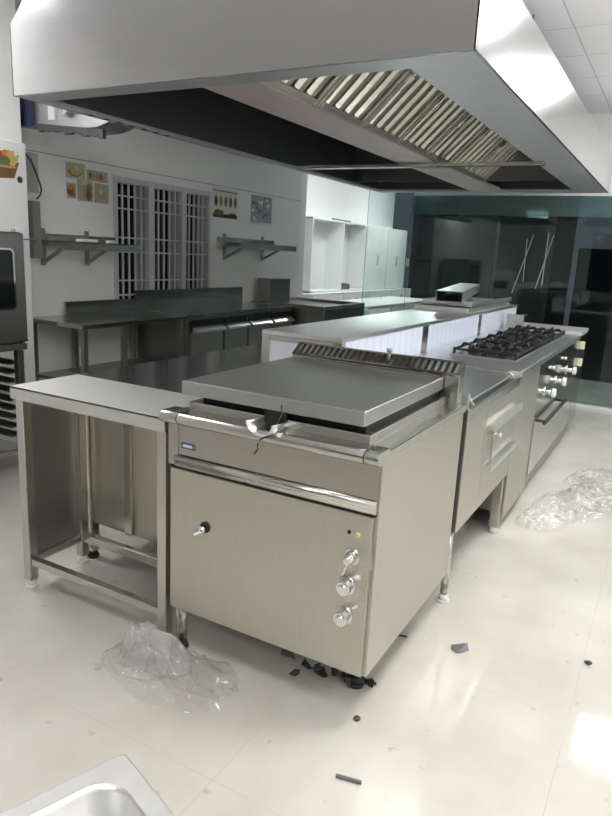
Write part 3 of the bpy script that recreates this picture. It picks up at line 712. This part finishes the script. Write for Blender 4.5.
def d_spoons(m, X):
    m.mat(pal['brown']); m.box(X, X+.0005, 3.73, 4.13, 1.945, 1.955)
    for i in range(5):
        y = 3.775+.08*i; m.mat(pal['tan']); m.box(X, X+.0006, y-.004, y+.004, 1.87, 1.95); e(m, X, ('maroon', 'olive', 'slate', 'brown', 'leaf')[i], y, 1.855, .026, .05)
    m.mat(pal['maroon']); m.box(X, X+.0006, 3.73, 4.13, 1.70, 1.735); e(m, X, 'brown', 3.82, 1.745, .07, .03, jit=.15); e(m, X, 'leaf', 3.87, 1.75, .03, .02, jit=.2); e(m, X, 'maroon', 4.05, 1.735, .07, .015, jit=.1)
pic('spoon_picture', 'picture of five spoons of spices hanging in a row', 3.715, 4.14, 1.695, 1.975, -3.4195, d_spoons)
def d_tex(m, X):
    m.mat(pal['grey']); m.box(X, X+.0005, 4.385, 4.79, 1.70, 1.97)
    for i in range(60): e(m, X, random.choice(('slate', 'grey', 'slate', 'paper')), random.uniform(4.41, 4.765), random.uniform(1.72, 1.95), random.uniform(.012, .035), random.uniform(.01, .02), n=9, jit=.2)
lay[0] = 0
pic('slate_picture', 'blue-grey mottled square picture near the end of the wall', 4.38, 4.795, 1.695, 1.975, -3.4195, d_tex)
lay[0] = 0
m = MB(); X = -3.1995
def fr(c, *a, **k):
    lay[0] += 1; m.mat(pal[c]); ell(m, X+.0003+.0001*lay[0], *a, **k)
m.mat(pal['brown'])
vs = [m.bm.verts.new((X+.0002, y, z)) for y, z in ((1.20, 1.865), (1.385, 1.875), (1.345, 1.775), (1.24, 1.765))]; m._face(vs)
S0 = (1.29, 1.84)
fr('leaf', 1.27, 1.885, .05, .03, jit=.25); fr('red', 1.25, 1.91, .035, .022, jit=.1); fr('orange', 1.29, 1.92, .03, .02, jit=.1); fr('yellow', 1.335, 1.895, .035, .05, jit=.3, rot=.4); fr('yellow', 1.36, 1.885, .012, .045, rot=-.5); fr('leaf', 1.30, 1.875, .02, .018); fr('tan', 1.29, 1.84, .075, .008); fr('maroon', 1.385, 1.77, .021, .021)
tag(m.build('fruit_picture'), 'printed picture of a fruit basket on the near white wall', 'picture')

# ------------------------------------------------------------------ oven at left, cables, duct
ov = thing('combi_oven', 'dark steel combi oven with a rounded glass door at the left edge', 'oven', (-2.92, .55, .80))
m = MB(); m.box(-3.17, -2.70, .10, .985, .80, 1.435); m.build('body', SO, ov, bevel=.008)
d = B(-2.70, -2.68, .10, .985, .81, 1.43).build('door', SO, ov, bevel=.006)
def rrect(y0, y1, z0, z1, r, n=6):
    o = []
    for (cy, cz, a) in ((y1-r, z1-r, 0), (y0+r, z1-r, 90), (y0+r, z0+r, 180), (y1-r, z0+r, 270)):
        o += [(cy+r*math.cos(math.radians(a+90*i/n)), cz+r*math.sin(math.radians(a+90*i/n))) for i in range(n+1)]
    return o
MB().prism(rrect(.24, .915, 1.0, 1.345, .03), 'x', -2.682, -2.676).build('window_trim', CH, d)
MB().prism(rrect(.25, .905, 1.01, 1.335, .025), 'x', -2.68, -2.6755).build('door_window', DGL, d)
MB().box(-2.70, -2.677, .93, .985, .812, .82).build('hinge', DK, ov)
MB().cyl((-2.72, .95, 1.435), (-2.72, .95, 1.45), .012, n=10).build('top_bolt', SD, ov)
os_ = thing('oven_stand', 'steel oven stand with tray runners and a bottom shelf below the oven', 'stand', (-2.92, .55, 0))
for (x, y) in ((-2.70, .93), (-3.14, .93), (-2.70, .15), (-3.14, .15)):
    l = B(x-.02, x+.02, y-.02, y+.02, .03, .76).build('leg', SD, os_, bevel=.003); MB().cyl((x, y, 0), (x, y, .032), .02, n=12).build('foot', DK, l)
m = MB(); m.box(-3.17, -2.67, .12, .97, .765, .80); m.build('top_frame', SO, os_, bevel=.003)
m = MB(); m.box(-3.16, -2.68, .13, .95, .13, .17); m.build('bottom_shelf', SF, os_, bevel=.004)
for k in range(9):
    z = .25+.055*k
    for (y, s_) in ((.91, -1), (.17, 1)):
        m = MB(); m.bar((-3.12, y, z), (-2.72, y, z), .006, .025); m.bar((-3.12, y+s_*.02, z-.012), (-2.72, y+s_*.02, z-.012), .04, .004); m.build('tray_runner', SD, os_)
m = MB(); m.box(-3.14, -3.135, .17, .91, .17, .765); m.build('rear_panel', BLK, os_)
m = MB(); m.tube([(-2.9, .987, 1.38), (-3.0, 1.02, 1.37), (-3.19, 1.25, 1.385), (-3.193, 1.44, 1.40), (-3.25, 1.50, 1.40), (-3.335, 1.60, 1.38)], .005, 6)
tag(m.build('power_cable', VIO), 'thin violet cable running from the oven around the wall corner', 'cable')
m = MB(); m.box(-3.419, -3.36, 1.60, 1.67, 1.30, 1.66); m.box(-3.419, -3.35, 1.59, 1.68, 1.27, 1.42)
tag(m.build('junction_box', CBL, bevel=.004), 'grey electrical conduit box on the wall beside the left shelf', 'box')
m = MB(); m.tube([(-3.385, 1.48, 2.07), (-3.385, 1.53, 2.0), (-3.38, 1.62, 1.93), (-3.385, 1.66, 1.86), (-3.38, 1.69, 1.78), (-3.385, 1.705, 1.74), (-3.385, 1.69, 1.70), (-3.385, 1.66, 1.675)], .006, 8)
tag(m.build('wire_bundle', RED), 'dark red wires hanging down the wall into the conduit box', 'wire')
B(-3.42, -3.405, 1.56, 1.70, 1.72, 1.98).build('wall_cover_plate', plain('plate_grey', (.5, .5, .5), .5))
tag(bpy.data.objects['wall_cover_plate'], 'pale grey cover plate behind the hanging red wires', 'plate')
du = thing('air_duct', 'foil-wrapped air duct with a ragged dark edge high on the window wall', 'duct', (-3.1, 1.9, 2.15))
m = MB(); m.prism([(-3.43, 2.135), (-3.29, 2.125), (-2.80, 2.075), (-2.62, 2.085), (-2.52, 2.11), (-2.52, 2.32), (-3.43, 2.32)], 'y', 1.50, 1.72); m.build('duct_body', FOIL, du, bevel=.006)
m = MB(); m.box(-3.43, -3.17, 1.47, 1.50, 2.115, 2.32); m.build('end_wrap', NAVY, du)
m = MB()
for k in range(18):
    x = -3.17+k*.034; zb = 2.115-.11*(x+3.29)-random.uniform(0, .022); m.box(x, x+.034, 1.488, 1.515, zb, 2.14-.1*(x+3.29))
m.build('ragged_edge', SCR, du)
MB().box(-3.02, -2.96, 1.475, 1.50, 2.14, 2.25).build('foil_tape', BR, du)
MB().cyl((-2.86, 1.475, 2.15), (-2.86, 1.475, 2.25), .018, n=12).cyl((-2.86, 1.475, 2.18), (-2.62, 1.475, 2.19), .009, n=10).build('pipe_stub', CH, du)

# ------------------------------------------------------------------ pantry behind the glass
uc = thing('pantry_cupboard', 'white open-fronted wall cupboard with closed doors at its right in the pantry', 'cupboard', (-4.33, 8.9, .82))
m = MB()
xa, xb = -4.499, -4.17
for y in (7.12, 8.16, 9.02): m.box(xa, xb, y, y+.025, .82, 1.92)
m.box(xa, xb, 7.12, 10.95, 1.895, 1.92); m.box(xa, xb, 7.12, 10.95, .82, .845); m.box(xa, xb, 10.925, 10.95, .845, 1.895); m.box(xa, xa+.01, 7.145, 10.925, .845, 1.895)
m.build('carcass', LAM, uc, bevel=.002)
for (a, b, hy) in ((9.05, 9.97, 9.55), (9.99, 10.92, 10.45)):
    d = B(xb, xb+.02, a, b, .83, 1.91).build('door', LAM, uc, bevel=.002); B(xb+.02, xb+.03, hy-.03, hy+.03, 1.25, 1.42).build('handle', plain('handle_grey', (.45, .47, .47), .35) if 'handle_grey' not in MATS else MATS['handle_grey'], d)
MB().cyl((xb-.01, 7.75, 1.932), (xb-.01, 8.4, 1.932), .012, n=8).build('loose_batten', CBL)
tag(bpy.data.objects['loose_batten'], 'thin dark batten lying on top of the pantry cupboard', 'batten')
m = MB()
for k in range(4): m.obox((-4.28, 8.38+.02*k, .858+.022*k), Vector((1, 0, 0)), Vector((0, 1, -.05*k)).normalized(), Vector((0, .05*k, 1)).normalized(), .1, .14-.02*k, .011)
tag(m.build('folded_cloth', SCR2), 'dark folded cloth lying inside the open pantry cupboard', 'cloth')
bc = thing('base_cupboard', 'row of low white base cupboards along the pantry wall', 'cupboard', (-4.3, 9, 0))
m = MB(); m.box(-4.499, -4.02, 6.9, 11.0, .08, .80); m.box(-4.47, -4.06, 6.9, 11.0, 0, .08); m.build('carcass', LAM, bc, bevel=.002)
m = MB(); m.box(-4.499, -4.0, 6.88, 11.0, .80, .819); m.build('worktop', LAM, bc, bevel=.002)
for k in range(4):
    a = 6.92+k*1.02; d = B(-4.02, -4.0, a, a+1.0, .10, .795).build('door', LAM, bc, bevel=.002); B(-4.0, -3.99, a+.46, a+.54, .60, .72).build('handle', MATS['handle_grey'], d)
pt = thing('pantry_table', 'white laminate table in front of the pantry base cupboards', 'table', (-3.3, 7.7, 0))
B(-3.62, -2.86, 6.35, 9.0, .72, .76).build('table_top', LAM, pt, bevel=.003)
B(-3.58, -2.95, 6.40, 6.43, 0, .72).build('end_panel', LAM, pt); B(-3.58, -2.95, 8.9, 8.93, 0, .72).build('end_panel', LAM, pt)

# beyond: night
bl = thing('distant_building', 'dark block standing in the night beyond the glass wall', 'building', (-2.6, 15, -3))
m = MB(); m.box(-5.2, -1.9, 14, 17, -3, 4.2); m.box(-1.9, 2.5, 18, 20, -3, 1.9); m.build('wall', DUSK, bl)
for (x, z) in ((-4.6, 2.4), (-3.9, 2.4), (-2.6, 2.4), (-3.2, .6)): B(x, x+.5, 13.97, 14.0, z, z+.7).build('window', DGL, bl)
for i, (x, y, z) in enumerate(((1.05, 22, .05), (1.5, 23, .28), (1.85, 21, -.05), (2.1, 24, .3), (.2, 22, -.3), (-.9, 23, .4))):
    m = MB().cyl((x, y, -3), (x, y, z), .03, n=8); t = thing('street_lamp', 'small warm street lamp glowing far off in the night beyond the glass', 'street lamp', (x, y, -3), 'distant warm lamps')
    m.build('pole', DUSK, t); MB().blob((x, y, z+.05), .055).build('lamp_globe', WARM, t)
struct(B(-12, 12, 12, 40, -3.1, -3.0).build('floor_ground_outside', DUSK))

# ------------------------------------------------------------------ floor clutter
def crumple(cx, cy, rx, ry, h, seed, rot=0, n=40, mseg=110, edge=.3, mat=None, under=True):
    mb = MB(); rows = []
    ca, sa = math.cos(rot), math.sin(rot)
    for i in range(n+1):
        t = i/n; row = []
        for k in range(mseg):
            a = 2*PI*k/mseg; q = Vector((math.cos(a)*1.6, math.sin(a)*1.6, seed))
            R = 1+edge*noise.noise(q)+.10*noise.noise(q*4)
            u = math.cos(a)*R*t; v = math.sin(a)*R*t
            x, y = u*rx, v*ry
            P = Vector((x*6, y*6, seed*3.1))
            w1 = P + Vector((noise.noise(P*.8), noise.noise(P*.8+Vector((3, 3, 3))), 0))*.8
            rid = 1-abs(noise.noise(w1))*1.6; rid2 = 1-abs(noise.noise(w1*2.1+Vector((5, 1, 2))))*1.6; rid3 = 1-abs(noise.noise(w1*4.5))*1.8
            env = max(0, 1-t**2.2)
            z = .004+h*(max(0, 1-t**3)**.6)*(.5+.3*max(0, rid)**2+.25*max(0, rid2)**2) + min(.022, .01+h*.1)*max(0, rid2)**3*(1 if t < .97 else .25) + .008*max(0, rid3)**2
            jx = .02*noise.noise(P*2+Vector((9, 0, 0))); jy = .02*noise.noise(P*2+Vector((0, 9, 0)))
            x += jx*(1-t*.4); y += jy*(1-t*.4)
            row.append(mb.bm.verts.new((cx+x*ca-y*sa, cy+x*sa+y*ca, z)))
            if i == 0: break
        rows.append(row)
    for k in range(mseg): mb._face([rows[0][0], rows[1][k], rows[1][(k+1) % mseg]], True)
    for i in range(1, n):
        for k in range(mseg):
            a, b, c, d = rows[i][k], rows[i+1][k], rows[i+1][(k+1) % mseg], rows[i][(k+1) % mseg]
            mb._face([a, b, c, d], True)
    return mb
o = thing('plastic_sheet', 'crumpled clear plastic wrapping on the floor before the bratt pan door', 'plastic wrap', (-.66, -.05, 0))
crumple(-.66, -.12, .27, .14, .03, 1.3, rot=.12).build('spread_sheet', PW, o)
crumple(-.735, -.10, .14, .07, .15, 4.7, rot=.15, n=34, mseg=90, edge=.2).build('bunched_top', PW2, o)
crumple(-.60, -.10, .16, .08, .075, 9.1, rot=.1, n=34, mseg=90).build('inner_fold', PW, o)
o = thing('plastic_sheet', 'long crumpled clear plastic wrapping on the floor beside the gas range', 'plastic wrap', (.25, 2.6, 0))
crumple(.245, 2.32, .14, .42, .075, 2.2, rot=-.25).build('bunched_end', PW2, o)
crumple(.52, 2.75, .34, .48, .035, 6.4, rot=-.4).build('spread_sheet', PW, o)
crumple(.40, 3.05, .22, .30, .05, 3.4, rot=-.4, n=34, mseg=90).build('inner_fold', PW, o)

def flake(pts, z, mat, nm, label, cat, th=.002, grp=None, bend=.0):
    mb = MB(); 
    top = [mb.bm.verts.new((x, y, z+th+bend*(i % 2))) for i, (x, y) in enumerate(pts)]; bot = [mb.bm.verts.new((x, y, z+bend*(i % 2))) for i, (x, y) in enumerate(pts)]
    n = len(pts); mb._face(top); mb._face(bot[::-1])
    for i in range(n): mb._face([bot[i], bot[(i+1) % n], top[(i+1) % n], top[i]])
    return tag(mb.build(nm, mat), label, cat, grp)
flake([(.105, .575), (.135, .555), (.165, .60), (.15, .635), (.10, .60)], .001, SCR2, 'plastic_scrap', 'dark grey four-cornered scrap lying alone on the floor right of the pan', 'scrap', bend=.006)
MB().bar((.02, -.205, .005), (.09, -.19, .005), .008, .008).build('metal_stick', SCR2); tag(bpy.data.objects['metal_stick'], 'short dark metal stick on the floor at the bottom of the picture', 'stick')
MB().blob((-.028, .036, .006), .011, (1, 1, .5), .3, 2).build('dirt_crumb', pal['maroon']); tag(bpy.data.objects['dirt_crumb'], 'small dark red crumb on the floor before the pan corner', 'crumb')
MB().blob((.559, .765, .006), .013, (1, .8, .5), .3, 5).build('dirt_crumb', SCR); tag(bpy.data.objects['dirt_crumb.001'], 'small dark crumb on the floor at the right edge', 'crumb')
MB().tube([(-.10, .49, .006), (-.085, .53, .014), (-.06, .55, .006)], .004, 6).build('bent_strip', SCR); tag(bpy.data.objects['bent_strip'], 'curled black strip on the floor under the side of the bratt pan', 'strip')
MB().tube([(-.10, .19, .006), (-.07, .215, .008), (-.045, .225, .006)], .005, 6).build('bent_strip', SCR); tag(bpy.data.objects['bent_strip.001'], 'black strip on the floor under the front right corner of the bratt pan', 'strip')
for i in range(12):
    x = -.33+.024*i+random.uniform(-.01, .01); y = .19+random.uniform(-.03, .03)
    if i == 0: x, y = -.30, .115
    if i == 1: x, y = -.37, .20
    r = random.uniform(.018, .03); a0 = random.uniform(0, 6)
    mb = MB(); mb.mat((SCR, SCR2, IRON)[i % 3])
    vs = []
    for k in range(7):
        a = a0+2*PI*k/7; rr = r*random.uniform(.5, 1.3); vs.append((x+rr*math.cos(a), y+rr*.7*math.sin(a), random.uniform(.0, .035)))
    V = [mb.bm.verts.new(p) for p in vs]; c = mb.bm.verts.new((x, y, .03)); c2 = mb.bm.verts.new((x, y, .0))
    for k in range(7): mb._face([c, V[k], V[(k+1) % 7]]); mb._face([c2, V[(k+1) % 7], V[k]])
    o = mb.build('torn_wrapper')
    tag(o, 'torn charcoal wrapper scrap in the heap under the pan front', 'scrap', 'torn dark scraps under the bratt pan')

# ------------------------------------------------------------------ pan at the lower left, on a trolley
A = Vector((.2346, -1.2146, .92)); e1 = Vector((-.326, -.945, 0)).normalized(); e2 = Vector((.945, -.326, 0)).normalized()
Lp, Wp = .53, .325
def P(u, v, z): q = A+e1*u+e2*v; return (q.x, q.y, z)
def rr2(u0, u1, v0, v1, r, n=6):
    o = []
    for (cu, cv, a) in ((u1-r, v1-r, 0), (u0+r, v1-r, 90), (u0+r, v0+r, 180), (u1-r, v0+r, 270)):
        o += [(cu+r*math.cos(math.radians(a+90*i/n)), cv+r*math.sin(math.radians(a+90*i/n))) for i in range(n+1)]
    return o
mb = MB()
loops = [(rr2(0, Lp, 0, Wp, .006), .914), (rr2(0, Lp, 0, Wp, .006), .9195), (rr2(.002, Lp-.002, .002, Wp-.002, .006), .9205), (rr2(.019, Lp-.019, .019, Wp-.019, .03), .9195), (rr2(.022, Lp-.022, .022, Wp-.022, .03), .915),
         (rr2(.024, Lp-.024, .024, Wp-.024, .03), .889), (rr2(.028, Lp-.028, .028, Wp-.028, .03), .886), (rr2(.032, Lp-.032, .032, Wp-.032, .03), .866), (rr2(.042, Lp-.042, .042, Wp-.042, .028), .858)]
VL = [[mb.bm.verts.new(P(u, v, z)) for (u, v) in lp] for lp, z in loops]
for i in range(len(VL)-1):
    n = len(VL[i])
    for k in range(n): mb._face([VL[i][k], VL[i][(k+1) % n], VL[i+1][(k+1) % n], VL[i+1][k]], 2 < i)
mb._face(VL[-1])
o = mb.build('food_pan', steel('steel_pan', (.93, .93, .92), .38, (20, 20, 20))); tag(o, 'shallow rectangular stainless steel food pan at the lower left corner', 'pan')
md = o.modifiers.new('thick', 'SOLIDIFY'); md.thickness = .0012; md.offset = -1
cart = thing('trolley', 'stainless steel trolley under the food pan in the foreground', 'trolley', P(Lp/2, Wp/2, 0))
cc = Vector(P(Lp/2, Wp/2, 0)); zz = Vector((0, 0, 1))
MB().obox(cc+zz*.845, e1, e2, zz, Lp/2-.05, Wp/2-.05, .0115).build('top_shelf', SF, cart)
MB().obox(cc+zz*.25, e1, e2, zz, Lp/2-.05, Wp/2-.05, .01).build('lower_shelf', SF, cart)
for (u, v) in ((.07, .07), (Lp-.07, .07), (.07, Wp-.07), (Lp-.07, Wp-.07)):
    q = P(u, v, 0); l = MB().cyl((q[0], q[1], .07), (q[0], q[1], .834), .012, n=10).build('leg', SF, cart)
    MB().cyl((q[0]-.012, q[1], .035), (q[0]+.012, q[1], .035), .035, n=16).build('caster', DK, l)

# ------------------------------------------------------------------ world, camera, view
w = bpy.data.worlds.new('night'); sc.world = w; w.use_nodes = True
bg = w.node_tree.nodes['Background']; bg.inputs['Color'].default_value = (.022, .028, .032, 1); bg.inputs['Strength'].default_value = 1.0
f, pitch, roll, yaw = 658.0706, .2312, .0516, .4992
cl = Vector((.6367, -1.6178, 1.4023))
fw_ = Vector((-math.sin(yaw)*math.cos(pitch), math.cos(yaw)*math.cos(pitch), -math.sin(pitch)))
r0 = Vector((math.cos(yaw), math.sin(yaw), 0)); u0 = r0.cross(fw_)
r = r0*math.cos(roll)+u0*math.sin(roll); u = u0*math.cos(roll)-r0*math.sin(roll)
cam = bpy.data.cameras.new('camera'); co = bpy.data.objects.new('camera', cam); COL.objects.link(co)
co.matrix_world = Matrix(((r.x, u.x, -fw_.x, cl.x), (r.y, u.y, -fw_.y, cl.y), (r.z, u.z, -fw_.z, cl.z), (0, 0, 0, 1)))
cam.sensor_fit = 'HORIZONTAL'; cam.sensor_width = 36; cam.lens = f/612*36; cam.clip_start = .02
sc.camera = co
sc.view_settings.view_transform = 'Standard'; sc.view_settings.look = 'None'; sc.view_settings.gamma = 1; sc.view_settings.use_curve_mapping = False
sc.view_settings.exposure = 1.05
sc.cycles.transparent_max_bounces = 32
for o in bpy.data.objects:
    if '_o' in o: del o['_o']
